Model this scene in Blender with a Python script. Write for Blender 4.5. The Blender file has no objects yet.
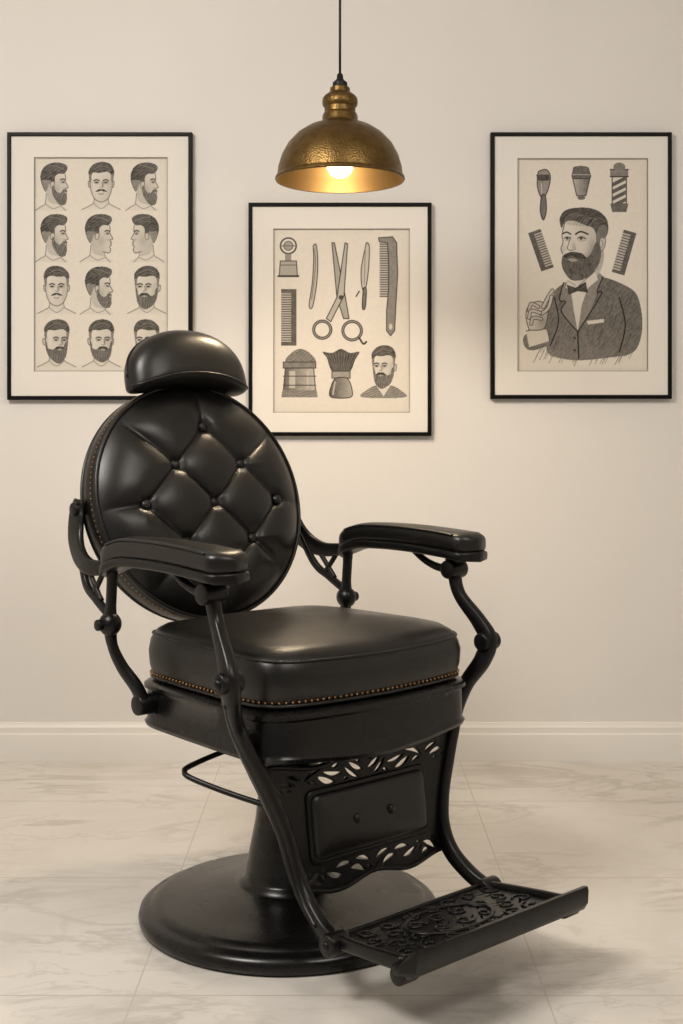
import bpy, math, random
import numpy as np
from mathutils import Vector, Matrix
random.seed(4); rng=np.random.default_rng(7)
S=bpy.context.scene
col=S.collection
S.view_settings.view_transform='Standard'

# ------------------------------------------------------------------ helpers
def mat_new(name):
    m=bpy.data.materials.new(name); m.use_nodes=True
    nt=m.node_tree; b=nt.nodes['Principled BSDF']
    return m,nt,b
def node(nt,t,**kw):
    n=nt.nodes.new(t)
    for k,v in kw.items():
        if k in n.inputs: n.inputs[k].default_value=v
        else: setattr(n,k,v)
    return n
def L(nt,a,b): nt.links.new(a,b)
def ramp(nt,src,stops):
    r=nt.nodes.new('ShaderNodeValToRGB')
    e=r.color_ramp.elements
    while len(e)<len(stops): e.new(0.5)
    for i,(p,c) in enumerate(stops):
        e[i].position=p; e[i].color=(c[0],c[1],c[2],1) if isinstance(c,(tuple,list)) else (c,c,c,1)
    L(nt,src,r.inputs[0]); return r
def objcoord(nt): return node(nt,'ShaderNodeTexCoord').outputs['Object']
def simple(name,c,rough=.5,metal=0,bump=0,bscale=200,coat=0,rvar=0,spec=.5):
    m,nt,b=mat_new(name)
    b.inputs['Base Color'].default_value=(*c,1); b.inputs['Roughness'].default_value=rough
    b.inputs['Metallic'].default_value=metal; b.inputs['Coat Weight'].default_value=coat
    b.inputs['Specular IOR Level'].default_value=spec
    if bump or rvar:
        n=node(nt,'ShaderNodeTexNoise',Scale=bscale,Detail=5.0); L(nt,objcoord(nt),n.inputs['Vector'])
        if bump:
            bp=node(nt,'ShaderNodeBump',Strength=bump,Distance=.002); L(nt,n.outputs[0],bp.inputs['Height']); L(nt,bp.outputs[0],b.inputs['Normal'])
        if rvar:
            n2=node(nt,'ShaderNodeTexNoise',Scale=14.0,Detail=4.0); L(nt,objcoord(nt),n2.inputs['Vector'])
            r=ramp(nt,n2.outputs[0],[(.3,max(rough-rvar,.05)),(.7,rough+rvar)]); L(nt,r.outputs[0],b.inputs['Roughness'])
    return m

def add(name,me,mat,parent=None,smooth=True):
    o=bpy.data.objects.new(name,me); col.objects.link(o)
    if mat: me.materials.append(mat)
    if parent: o.parent=parent
    if smooth and len(me.polygons): me.polygons.foreach_set('use_smooth',[True]*len(me.polygons))
    return o
def mobj(name,v,f,mat,parent=None,smooth=True,sharp=None):
    me=bpy.data.meshes.new(name); me.from_pydata([tuple(p) for p in v],[],f); me.update()
    o=add(name,me,mat,parent,smooth)
    if sharp: 
        try: me.set_sharp_from_angle(angle=math.radians(sharp))
        except Exception: pass
    return o
def loft(name,rings,mat,parent=None,cap=True,closed=False,sharp=None):
    n=len(rings[0]); v=[p for r in rings for p in r]; f=[]
    m=len(rings); R=range(m if closed else m-1)
    for i in R:
        a=i*n; b=((i+1)%m)*n
        for j in range(n):
            k=(j+1)%n; f.append((a+j,a+k,b+k,b+j))
    if cap and not closed:
        f.append(tuple(reversed(range(n)))); f.append(tuple(range((m-1)*n,m*n)))
    o=mobj(name,v,f,mat,parent,True,sharp)
    import bmesh
    bm=bmesh.new(); bm.from_mesh(o.data); bmesh.ops.recalc_face_normals(bm,faces=bm.faces[:]); bm.to_mesh(o.data); bm.free()
    return o
def cr(pts,n=8,closed=False):
    P=[Vector(p) for p in pts]; out=[]; m=len(P)
    if m<3 and not closed: return [P[0].lerp(P[1],i/n) for i in range(n+1)]
    for i in range(m if closed else m-1):
        if closed: a,b,c,d=P[(i-1)%m],P[i],P[(i+1)%m],P[(i+2)%m]
        else: a,b,c,d=P[max(i-1,0)],P[i],P[i+1],P[min(i+2,m-1)]
        for k in range(n):
            t=k/n
            out.append(.5*((2*b)+(c-a)*t+(2*a-5*b+4*c-d)*t*t+(3*b-a-3*c+d)*t*t*t))
    if not closed: out.append(P[-1].copy())
    return out
def sweep(name,pts,w,t,mat,parent=None,ref=(0,1,0),sm=8,closed=False,exp=3.0,segs=16,smoothpath=True):
    P=cr(pts,sm,closed) if smoothpath else [Vector(p) for p in pts]
    m=len(P); ref=Vector(ref).normalized(); rings=[]
    def val(a,i):
        if not isinstance(a,(list,tuple)): return a
        x=i/(m-1)*(len(a)-1); k=min(int(x),len(a)-2); return a[k]+(a[k+1]-a[k])*(x-k)
    for i in range(m):
        if closed: T=(P[(i+1)%m]-P[(i-1)%m]).normalized()
        else: T=(P[min(i+1,m-1)]-P[max(i-1,0)]).normalized()
        A=T.cross(ref)
        if A.length<1e-4: A=T.cross(Vector((1,0,.01)))
        A.normalize(); B=A.cross(T).normalized()
        ww=val(w,i)/2; tt=val(t,i)/2; r=[]
        for j in range(segs):
            a=2*math.pi*j/segs; c,s=math.cos(a),math.sin(a)
            x=math.copysign(abs(c)**(2/exp),c)*ww; y=math.copysign(abs(s)**(2/exp),s)*tt
            r.append(P[i]+A*x+B*y)
        rings.append(r)
    return loft(name,rings,mat,parent,cap=True,closed=closed)
def tube(name,pts,r,mat,parent=None,closed=False,sm=8,ref=(0.13,.31,.94),segs=10,smoothpath=True):
    return sweep(name,pts,2*r if not isinstance(r,list) else [2*x for x in r],2*r if not isinstance(r,list) else [2*x for x in r],mat,parent,ref,sm,closed,2.0,segs,smoothpath)
def lathe(name,prof,mat,parent=None,segs=96,loc=(0,0,0),sharp=40,cap=False):
    rings=[[(loc[0]+r*math.cos(2*math.pi*j/segs),loc[1]+r*math.sin(2*math.pi*j/segs),loc[2]+z) for j in range(segs)] for r,z in prof]
    return loft(name,rings,mat,parent,cap=cap,sharp=sharp)
def ball(name,c,r,mat,parent=None,seg=16,rot=None,pw=1.0):
    if not isinstance(r,(tuple,list)): r=(r,r,r)
    v=[];f=[];h=seg//2
    for i in range(h+1):
        th=math.pi*i/h
        for j in range(seg):
            ph=2*math.pi*j/seg
            d=[math.sin(th)*math.cos(ph),math.sin(th)*math.sin(ph),math.cos(th)]
            d=[math.copysign(abs(x)**pw,x) for x in d]
            p=Vector((d[0]*r[0],d[1]*r[1],d[2]*r[2]))
            if rot is not None: p=rot@p
            v.append(p+Vector(c))
    for i in range(h):
        for j in range(seg):
            k=(j+1)%seg; f.append((i*seg+j,(i+1)*seg+j,(i+1)*seg+k,i*seg+k))
    return mobj(name,v,f,mat,parent)
def cyl(name,a,b,r,mat,parent=None,seg=28,bev=.15):
    a=Vector(a);b=Vector(b);T=(b-a);ln=T.length;T.normalize()
    A=T.orthogonal().normalized();B=T.cross(A)
    rings=[]
    e=min(r*bev,ln*.3)
    for s,rr in ((0,r-e),(e*.3,r-e*.3),(e,r),(ln-e,r),(ln-e*.3,r-e*.3),(ln,r-e)):
        rings.append([a+T*s+(A*math.cos(2*math.pi*j/seg)+B*math.sin(2*math.pi*j/seg))*rr for j in range(seg)])
    return loft(name,rings,mat,parent)
def box(name,lo,hi,mat,parent=None,bev=0):
    x0,y0,z0=lo;x1,y1,z1=hi
    v=[(x0,y0,z0),(x1,y0,z0),(x1,y1,z0),(x0,y1,z0),(x0,y0,z1),(x1,y0,z1),(x1,y1,z1),(x0,y1,z1)]
    f=[(0,3,2,1),(4,5,6,7),(0,1,5,4),(1,2,6,5),(2,3,7,6),(3,0,4,7)]
    o=mobj(name,v,f,mat,parent,False)
    if bev:
        md=o.modifiers.new('b','BEVEL'); md.width=bev; md.segments=3
    return o
def empty(name,loc=(0,0,0),rz=0):
    e=bpy.data.objects.new(name,None); e.location=loc; e.rotation_euler=(0,0,rz); e.empty_display_size=.1
    col.objects.link(e); return e
def filled2d(name,outer,holes,depth,bev,mapfn,mat,parent):
    cu=bpy.data.curves.new(name,'CURVE'); cu.dimensions='2D'; cu.fill_mode='BOTH'; cu.extrude=depth/2; cu.bevel_depth=bev; cu.bevel_resolution=1
    for poly in [outer]+holes:
        s=cu.splines.new('POLY'); s.points.add(len(poly)-1)
        for i,p in enumerate(poly): s.points[i].co=(p[0],p[1],0,1)
        s.use_cyclic_u=True
    t=bpy.data.objects.new(name+'_t',cu); col.objects.link(t)
    bpy.context.view_layer.update()
    me=bpy.data.meshes.new_from_object(t.evaluated_get(bpy.context.evaluated_depsgraph_get()))
    bpy.data.objects.remove(t)
    for v in me.vertices: v.co=mapfn(v.co.x,v.co.y,v.co.z)
    me.materials.clear()
    return add(name,me,mat,parent,False)

# ------------------------------------------------------------------ materials
m_wall,nt,b=mat_new('plaster_paint')
n=node(nt,'ShaderNodeTexNoise',Scale=1.3,Detail=3.0); L(nt,objcoord(nt),n.inputs['Vector'])
r=ramp(nt,n.outputs[0],[(.3,(.76,.728,.69)),(.7,(.79,.758,.72))]); L(nt,r.outputs[0],b.inputs['Base Color'])
b.inputs['Roughness'].default_value=.75
n=node(nt,'ShaderNodeTexNoise',Scale=160.0,Detail=4.0); L(nt,objcoord(nt),n.inputs['Vector'])
bp=node(nt,'ShaderNodeBump',Strength=.18,Distance=.002); L(nt,n.outputs[0],bp.inputs['Height']); L(nt,bp.outputs[0],b.inputs['Normal'])
m_trim=simple('trim_paint',(.81,.78,.735),.4)
m_ceil=simple('ceiling_paint',(.80,.77,.73),.8)

# marble floor tiles
m_floor,nt,b=mat_new('marble_tiles')
oc=objcoord(nt)
n1=node(nt,'ShaderNodeTexNoise',Scale=1.6,Detail=8.0,Roughness=.6,Distortion=.6); L(nt,oc,n1.inputs['Vector'])
base=ramp(nt,n1.outputs[0],[(.3,(.61,.575,.53)),(.55,(.70,.67,.625)),(.8,(.75,.72,.68))])
mp=node(nt,'ShaderNodeMapping'); mp.inputs['Rotation'].default_value=(0,0,.6); mp.inputs['Scale'].default_value=(1,2.2,1); L(nt,oc,mp.inputs[0])
def veins(sc,dist,w,amt,seed):
    n2=node(nt,'ShaderNodeTexNoise',Scale=sc,Detail=9.0,Roughness=.6,Distortion=dist); n2.noise_dimensions='4D'; n2.inputs['W'].default_value=seed; L(nt,mp.outputs[0],n2.inputs['Vector'])
    return ramp(nt,n2.outputs[0],[(.5-w*2.2,0.0),(.497,amt),(.503,amt),(.5+w*2.8,0.0)])
v1=veins(1.5,.9,.012,.46,0.0); v2=veins(2.8,.7,.006,.28,7.0)
vmx=node(nt,'ShaderNodeMath',operation='MAXIMUM'); L(nt,v1.outputs[0],vmx.inputs[0]); L(nt,v2.outputs[0],vmx.inputs[1])
n3=node(nt,'ShaderNodeTexNoise',Scale=2.3,Detail=2.0); L(nt,oc,n3.inputs['Vector'])
vm=ramp(nt,n3.outputs[0],[(.36,0.1),(.56,1.0)])
vmul=node(nt,'ShaderNodeMath',operation='MULTIPLY'); L(nt,vmx.outputs[0],vmul.inputs[0]); L(nt,vm.outputs[0],vmul.inputs[1])
mx=node(nt,'ShaderNodeMix',data_type='RGBA'); L(nt,vmul.outputs[0],mx.inputs[0]); L(nt,base.outputs[0],mx.inputs[6]); mx.inputs[7].default_value=(.39,.34,.29,1)
sp=node(nt,'ShaderNodeSeparateXYZ'); L(nt,oc,sp.inputs[0])
def grid(out,off,size,w):
    a=node(nt,'ShaderNodeMath',operation='ADD'); L(nt,out,a.inputs[0]); a.inputs[1].default_value=-off+size*20.5
    d=node(nt,'ShaderNodeMath',operation='DIVIDE'); L(nt,a.outputs[0],d.inputs[0]); d.inputs[1].default_value=size
    fr=node(nt,'ShaderNodeMath',operation='FRACT'); L(nt,d.outputs[0],fr.inputs[0])
    s=node(nt,'ShaderNodeMath',operation='SUBTRACT'); L(nt,fr.outputs[0],s.inputs[0]); s.inputs[1].default_value=.5
    ab=node(nt,'ShaderNodeMath',operation='ABSOLUTE'); L(nt,s.outputs[0],ab.inputs[0])
    g=node(nt,'ShaderNodeMath',operation='LESS_THAN'); L(nt,ab.outputs[0],g.inputs[0]); g.inputs[1].default_value=w/size/2
    return g
gx=grid(sp.outputs[0],-.388,.771,.003); gy=grid(sp.outputs[1],3.60,.63,.0045)
mxx=node(nt,'ShaderNodeMath',operation='MAXIMUM'); L(nt,gx.outputs[0],mxx.inputs[0]); L(nt,gy.outputs[0],mxx.inputs[1])
mg=node(nt,'ShaderNodeMix',data_type='RGBA'); L(nt,mxx.outputs[0],mg.inputs[0]); L(nt,mx.outputs[2],mg.inputs[6]); mg.inputs[7].default_value=(.53,.485,.43,1)
L(nt,mg.outputs[2],b.inputs['Base Color'])
b.inputs['Roughness'].default_value=.20

m_leather,nt,b=mat_new('black_leather')
oc=objcoord(nt)
vo=node(nt,'ShaderNodeTexVoronoi',Scale=420.0); L(nt,oc,vo.inputs['Vector'])
no=node(nt,'ShaderNodeTexNoise',Scale=9.0,Detail=2.0,Roughness=.5); L(nt,oc,no.inputs['Vector'])
bp=node(nt,'ShaderNodeBump',Strength=.14,Distance=.0012); L(nt,vo.outputs[0],bp.inputs['Height'])
n5=node(nt,'ShaderNodeTexNoise',Scale=24.0,Detail=2.0); L(nt,oc,n5.inputs['Vector'])
b2=node(nt,'ShaderNodeBump',Strength=.10,Distance=.004); L(nt,n5.outputs[0],b2.inputs['Height']); L(nt,bp.outputs[0],b2.inputs['Normal']); L(nt,b2.outputs[0],b.inputs['Normal'])
r=ramp(nt,no.outputs[0],[(.3,(.0038,.0034,.003)),(.7,(.0052,.0046,.0041))]); L(nt,r.outputs[0],b.inputs['Base Color'])
r=ramp(nt,no.outputs[0],[(.3,.32),(.7,.38)]); L(nt,r.outputs[0],b.inputs['Roughness'])
b.inputs['Specular IOR Level'].default_value=.52
m_iron=simple('black_cast_iron',(.004,.0038,.0036),.33,0,.12,120,0,.04,.34)
m_ironbase=simple('black_enamel_base',(.004,.0038,.0036),.27,0,.04,90,0,.03,.42)
m_stud=simple('brass_stud',(.45,.24,.09),.35,1)
m_black=simple('black_frame_wood',(.004,.0036,.0033),.4,spec=.12)
m_mat=simple('mat_board',(.80,.76,.70),.9)
m_matcut=simple('mat_bevel',(.50,.46,.40),.9)
m_cord=simple('black_cord',(.006,.006,.006),.5,spec=.3)
m_brass,nt,b=mat_new('aged_brass')
oc=objcoord(nt)
no=node(nt,'ShaderNodeTexNoise',Scale=34.0,Detail=10.0,Roughness=.8); L(nt,oc,no.inputs['Vector'])
r=ramp(nt,no.outputs[0],[(.3,(.095,.058,.020)),(.6,(.205,.128,.046)),(.8,(.30,.19,.075))]); L(nt,r.outputs[0],b.inputs['Base Color'])
b.inputs['Metallic'].default_value=1
r=ramp(nt,no.outputs[0],[(.3,.46),(.7,.32)]); L(nt,r.outputs[0],b.inputs['Roughness'])
vo=node(nt,'ShaderNodeTexVoronoi',Scale=210.0); L(nt,oc,vo.inputs['Vector'])
bp=node(nt,'ShaderNodeBump',Strength=.4,Distance=.0018); L(nt,vo.outputs[0],bp.inputs['Height']); L(nt,bp.outputs[0],b.inputs['Normal'])
m_brassin=simple('brass_inner',(.19,.12,.048),.42,.9)
m_bulb,nt,b=mat_new('glowing_bulb')
b.inputs['Base Color'].default_value=(1,.9,.7,1); b.inputs['Emission Color'].default_value=(1,.80,.52,1); b.inputs['Emission Strength'].default_value=8

# ------------------------------------------------------------------ room
WY=4.0625
box('floor',(-3,-2.5,-.1),(3,WY+.1,0),m_floor)
box('wall_back',(-3,WY,0),(3,WY+.12,2.8),m_wall)
box('wall_left',(-3.1,-2.5,0),(-3,WY+.12,2.8),m_wall)
box('wall_right',(3,-2.5,0),(3.1,WY+.12,2.8),m_wall)
box('ceiling',(-3.1,-2.5,2.8),(3.1,WY+.12,2.9),m_ceil)
prof=[(0,0),(-.024,0),(-.024,.082),(-.022,.088),(-.014,.090),(-.013,.098),(-.013,.108),(-.008,.114),(-.006,.122),(0,.124)]
rings=[[(x,WY+dy,z) for dy,z in prof] for x in (-3,3)]
bb=loft('baseboard_back',rings,m_trim,sharp=30)

# ------------------------------------------------------------------ poster painter
class Paint:
    def __init__(s,x0,y0,x1,y1,res,seed):
        s.x0,s.y0,s.x1,s.y1=x0,y0,x1,y1
        s.nx=int((x1-x0)*res)+1; s.ny=int((y1-y0)*res)+1
        s.X,s.Y=np.meshgrid(np.linspace(x0,x1,s.nx),np.linspace(y0,y1,s.ny))
        s.k=np.zeros_like(s.X); g=np.random.default_rng(seed)
        s.noise=g.random(s.X.shape)
        c=g.random((s.ny//6+3,s.nx//6+3)); 
        yi=np.linspace(0,c.shape[0]-1.01,s.ny); xi=np.linspace(0,c.shape[1]-1.01,s.nx)
        y0i=yi.astype(int)[:,None]; x0i=xi.astype(int)[None,:]; fy=(yi[:,None]-y0i); fx=(xi[None,:]-x0i)
        s.low=(c[y0i,x0i]*(1-fy)*(1-fx)+c[y0i+1,x0i]*fy*(1-fx)+c[y0i,x0i+1]*(1-fy)*fx+c[y0i+1,x0i+1]*fy*fx)
    def win(s,pts,pad):
        P=np.array([(p[0],p[1]) for p in pts],float)
        rx=(s.nx-1)/(s.x1-s.x0)
        i0=max(int((P[:,0].min()-pad-s.x0)*rx),0); i1=min(int((P[:,0].max()+pad-s.x0)*rx)+2,s.nx)
        j0=max(int((P[:,1].min()-pad-s.y0)*rx),0); j1=min(int((P[:,1].max()+pad-s.y0)*rx)+2,s.ny)
        return P,(slice(j0,max(j1,j0)),slice(i0,max(i1,i0)))
    def inside(s,P,X,Y):
        ins=np.zeros(X.shape,bool); n=len(P)
        for i in range(n):
            xa,ya=P[i];xb,yb=P[(i+1)%n]
            if ya==yb: continue
            ins^=((ya>Y)!=(yb>Y))&(X<(xb-xa)*(Y-ya)/(yb-ya)+xa)
        return ins
    def fill(s,pts,k,a=1.,smooth=True,hatch=0,ang=1.2,freq=3.2,grad=None,tex=.16):
        if smooth: pts=[(p.x,p.y) for p in cr([(p[0],p[1],0) for p in pts],5,True)]
        P,w=s.win(pts,1); X=s.X[w];Y=s.Y[w]
        if X.size==0: return
        ins=s.inside(P,X,Y)
        kk=np.full(X.shape,float(k))
        if grad is not None:
            gx,gy,amt=grad; cx,cy=P.mean(0); sx=max(np.ptp(P[:,0]),1)/2; sy=max(np.ptp(P[:,1]),1)/2
            kk=kk+amt*((X-cx)/sx*gx+(Y-cy)/sy*gy)
        if hatch:
            h=.5+.5*np.sin((X*math.cos(ang)+Y*math.sin(ang))*freq+s.low[w]*5)
            kk=kk*(1-hatch*h)
        kk=kk*(1-tex*s.low[w]*1.2)*(1-.12*s.noise[w])
        kk=np.clip(kk,0,1); m=ins*a
        s.k[w]=s.k[w]*(1-m)+kk*m
    def stroke(s,pts,wd,k,a=1.,smooth=True,taper=False):
        if smooth and len(pts)>2: pts=[(p.x,p.y) for p in cr([(p[0],p[1],0) for p in pts],5)]
        P,w=s.win(pts,wd+1); X=s.X[w];Y=s.Y[w]
        if X.size==0: return
        D=np.full(X.shape,1e9); n=len(P)
        for i in range(n-1):
            ax,ay=P[i];bx,by=P[i+1]; dx,dy=bx-ax,by-ay; l=dx*dx+dy*dy+1e-9
            t=np.clip(((X-ax)*dx+(Y-ay)*dy)/l,0,1); d=np.hypot(X-ax-t*dx,Y-ay-t*dy)
            D=np.minimum(D,d)
        m=np.clip((wd/2+.25-D)/.5,0,1)*a
        s.k[w]=s.k[w]*(1-m)+k*m
    def shade(s,cx,cy,rx,ry,amt,lim=.5):
        """soft pencil smudge"""
        d=((s.X-cx)/rx)**2+((s.Y-cy)/ry)**2
        s.k=np.clip(s.k+amt*np.exp(-d*1.5)*(s.k<lim)*(.75+.5*s.noise),0,1)
    def ell(s,cx,cy,rx,ry,k,a=1.,rot=0,**kw):
        s.fill([(cx+rx*math.cos(t)*math.cos(rot)-ry*math.sin(t)*math.sin(rot),cy+rx*math.cos(t)*math.sin(rot)+ry*math.sin(t)*math.cos(rot)) for t in np.linspace(0,2*math.pi,20,endpoint=False)],k,a,False,**kw)
    def ring(s,cx,cy,r,wd,k,ry=None,a=1.):
        ry=ry or r
        s.stroke([(cx+r*math.cos(t),cy+ry*math.sin(t)) for t in np.linspace(0,2*math.pi,24)],wd,k,a,False)

def head(p,cx,cy,h,view,d=1,beard=1.,mus=True,W=.8,style=0,bust=True):
    lw=max(.6,h*.045)
    if view=='side':
        T=lambda q:[(cx+x*d*h*W/.8,cy+y*h) for x,y in q]
        if bust:
            p.fill(T([(-.45,.5),(-.5,1.1),(-.95,1.35),(.75,1.4),(.35,1.1),(.25,.85)]),.08,.8)
            p.stroke(T([(-.45,.5),(-.52,1.05),(-.75,1.2),(-1.05,1.4)]),lw,.5); p.stroke(T([(.3,.95),(.35,1.15),(.6,1.4)]),lw,.45)
            p.stroke(T([(-.5,1.05),(-.1,1.3),(.35,1.15)]),lw,.4)
        face=[(.42,-.7),(.58,-.5),(.60,-.25),(.57,-.12),(.74,.18),(.62,.25),(.60,.32),(.68,.38),(.62,.44),(.66,.52),(.57,.60),(.63,.76),(.52,.93),(.2,.86),(-.2,.6),(-.45,.4),(-.3,-.4)]
        p.fill(T(face),.12,1,grad=(-d*.8,.4,.10)); p.stroke(T(face[1:14]),lw,.65)
        p.shade(cx+.12*d*h,cy+.28*h,.25*h,.3*h,.12); p.shade(cx+.42*d*h,cy-.1*h,.16*h,.13*h,.25); p.shade(cx+.5*d*h,cy+.22*h,.12*h,.1*h,.15)
        p.fill(T([(-.4,.45),(0,.75),(.3,.95),(.3,1.1),(-.3,.95)]),.32,.6)
        hair=[(.52,-.52),(.70,-.78),(.62,-.98),(.25,-1.10),(-.25,-1.06),(-.62,-.82),(-.78,-.4),(-.70,.05),(-.50,.42),(-.40,.25),(-.28,-.02),(-.02,.02),(.02,-.35),(.22,-.52)]
        p.fill(T(hair),.92,1,hatch=.16,ang=1.0,freq=2.4,grad=(-d*.5,.2,.1))
        p.fill(T([(-.70,-.15),(-.5,-.2),(-.2,-.15),(-.28,.1),(-.45,.38),(-.6,.2)]),.5,.7,hatch=.3)
        p.stroke(T([(-.3,-.95),(.1,-.9),(.5,-.75)]),lw*1.3,.5,.7); p.stroke(T([(-.5,-.7),(-.1,-.72),(.3,-.65)]),lw,.58,.6); p.stroke(T([(-.45,-.85),(0,-.82),(.55,-.7)]),lw*.8,.62,.6)
        p.fill(T([(-.22,-.06),(-.08,-.12),(-.0,.0),(-.08,.22),(-.2,.2)]),.2); p.stroke(T([(-.22,-.06),(-.08,-.12),(-.0,.0),(-.08,.22),(-.2,.2),(-.22,-.06)]),lw*.8,.6)
        if beard:
            b=beard
            p.fill(T([(-.14,.16),(-.02,.1),(.06,.36),(.3,.48),(.48,.30),(.62,.30),(.66,.38),(.55,.46),(.66,.58),(.68,.8),(.56,.95+.15*b),(.25,.98+.1*b),(-.02,.75),(-.14,.45)]),.82,.95,hatch=.22,ang=.4,freq=2.6)
            p.stroke(T([(.1,.6),(.25,.8),(.4,.95)]),lw*.8,.58,.6)
        elif mus: p.fill(T([(.38,.36),(.52,.26),(.66,.28),(.68,.36),(.5,.40)]),.85)
        p.stroke(T([(.32,-.20),(.45,-.25),(.57,-.19)]),lw*1.3,.85); p.fill(T([(.38,-.09),(.46,-.13),(.54,-.06),(.45,-.03)]),.8)
    else:
        o=.22*d
        T=lambda q:[(cx+(x)*h*W/.8,cy+y*h) for x,y in q]
        if bust:
            p.fill(T([(-.38,.6),(-.42,1.05),(-1.0,1.35),(1.0,1.35),(.42,1.05),(.38,.6)]),.12,.9,grad=(0,-1,.1))
            p.stroke(T([(-.38,.6),(-.42,1.0),(-.7,1.18),(-1.05,1.35)]),lw,.5); p.stroke(T([(.38,.6),(.42,1.0),(.7,1.18),(1.05,1.35)]),lw,.5)
            p.stroke(T([(-.42,1.02),(0,1.3),(.42,1.02)]),lw,.4)
        for sx in (-1,1):
            if sx*d<.7 and (abs(d)<.5 or sx*d<0):
                p.fill(T([(sx*.58-o*.3,-.1),(sx*.70-o*.3,-.12),(sx*.68-o*.3,.15),(sx*.56-o*.3,.22)]),.22); p.stroke(T([(sx*.58-o*.3,-.1),(sx*.70-o*.3,-.12),(sx*.68-o*.3,.15),(sx*.56-o*.3,.22)]),lw,.55)
        face=[(-.55,-.55),(0,-.8),(.55,-.55),(.60,-.1),(.56,.35),(.36+o*.3,.78),(o*.6,.95),(-.36+o*.3,.78),(-.56,.35),(-.60,-.1)]
        p.fill(T(face),.10,1,grad=(.8,.3,.08)); p.stroke(T(face+[face[0]]),lw,.6)
        p.fill(T([(.36,-.2),(.58,-.2),(.54,.35),(.34,.7),(.3,.3)]),.28,.6,hatch=.2)
        p.fill(T([(-.58,-.2),(-.46,-.2),(-.44,.3),(-.3,.65),(-.5,.4)]),.22,.5,hatch=.2)
        hair=[(-.62,-.02),(-.68,-.4),(-.66,-.75),(-.35,-1.05),(.1,-1.14),(.5,-1.02),(.70,-.7),(.68,-.35),(.62,-.02),(.55,-.2),(.52,-.5),(.3,-.62),(-.1,-.56),(-.42,-.58),(-.52,-.45),(-.55,-.2)]
        if style: hair=[(-x if style==2 else x,y) for x,y in hair]
        p.fill(T(hair),.92,1,hatch=.16,ang=.9 if style!=2 else 2.2,freq=2.4)
        for sx in (-1,1): p.fill(T([(sx*.68,-.45),(sx*.54,-.45),(sx*.53,-.2),(sx*.60,-.02)]),.45,.6)
        p.stroke(T([(-.4,-.75),(0,-.93),(.45,-.82)]),lw*1.2,.5,.7); p.stroke(T([(-.3,-.66),(.1,-.78),(.5,-.66)]),lw,.55,.6); p.stroke(T([(-.25,-.9),(.1,-1.02),(.45,-.93)]),lw*.8,.6,.6)
        if beard:
            b=beard
            p.fill(T([(-.60,.0),(-.52,.1),(-.46,.38),(-.25+o,.42),(-.2+o,.30),(o,.27),(.2+o,.30),(.25+o,.42),(.46-abs(o)*.5,.38),(.52-abs(o)*.3,.1),(.60,.0),(.58,.45),(.42+o*.3,.88),(o*.7,1.0+.14*b),(-.42+o*.3,.88),(-.58,.45)]),.84,.95,hatch=.22,ang=.1,freq=2.6)
            p.fill(T([(-.14+o,.44),(o,.42),(.14+o,.44),(o,.49)]),.35)
        if mus:
            p.fill(T([(o,.28),(.16+o,.30),(.32+o,.42),(.1+o,.40),(o,.36),(-.1+o,.40),(-.32+o,.42),(-.16+o,.30)]),.93)
            if not beard: p.stroke(T([(-.13+o,.52),(o,.55),(.13+o,.52)]),lw,.55)
        for sx in (-1,1):
            e=sx*(.25-.03*abs(d))+o*1.1
            p.stroke(T([(e-.14,-.16),(e,-.21),(e+.14,-.16)]),lw*1.4,.85)
            p.stroke(T([(e-.11,-.055),(e,-.09),(e+.11,-.055)]),lw*.9,.75)
            p.ell(cx+e*h*W/.8,cy-.045*h,.05*h,.045*h,.95)
            p.shade(cx+e*h*W/.8,cy-.06*h,.16*h,.10*h,.22)
        p.stroke(T([(.05+o*1.2,-.1),(.08+o*1.3,.1),(.09+o*1.3,.16),(o*1.2,.20),(-.07+o*1.1,.17)]),lw*.8,.5)
        p.shade(cx+(.10+o)*h*W/.8,cy+.06*h,.08*h,.16*h,.2)

def comb(p,ax,ay,bx,by,w,n=22,side=1,k=.8,spine=.35):
    ax,ay,bx,by=map(float,(ax,ay,bx,by)); dx,dy=bx-ax,by-ay; l=math.hypot(dx,dy); dx/=l;dy/=l; px_,py_=-dy*side,dx*side
    Q=lambda s,t:(ax+dx*s*l+px_*t*w,ay+dy*s*l+py_*t*w)
    p.fill([Q(0,0),Q(1,0),Q(1,spine),Q(0,spine)],k,1,False)
    p.fill([Q(0,0),Q(.05,0),Q(.05,1),Q(0,1)],k,1,False); p.fill([Q(.95,0),Q(1,0),Q(1,1),Q(.95,1)],k,1,False)
    p.fill([Q(.05,spine),Q(.95,spine),Q(.95,1),Q(.05,1)],k*.35,1,False)
    for i in range(n):
        s=.06+.88*i/(n-1); p.stroke([Q(s,spine),Q(s,.97)],.9,k,1,False)
def outline(p,pts,k=.12,lw=.9,ks=.8,smooth=True,**kw):
    p.fill(pts,k,1,smooth,**kw); q=list(pts)+[pts[0]]
    p.stroke(q,lw,ks,1,smooth)

# -- hairstyle chart
A=Paint(36,159,168,371,2.5,1)
H=[[('side',1,1,1),('front',0,0,1),('side',1,1,1)],
   [('side',1,1,1),('side',1,0,0),('side',-1,0,0)],
   [('front',0,0,1),('side',1,.6,1),('front',-.6,1,1)],
   [('front',.8,1.3,1),('front',.4,.8,1),('front',-.7,1,1)]]
xs=[58,102,147]; ys=[185,236,288,341]
for j in range(4):
    for i in range(3):
        v,d,bd,ms=H[j][i]
        head(A,xs[i]-(2 if v=='side' else 0),ys[j],19.0,v,d,bd,bool(ms),W=.76,style=(i+j)%3)
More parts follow.
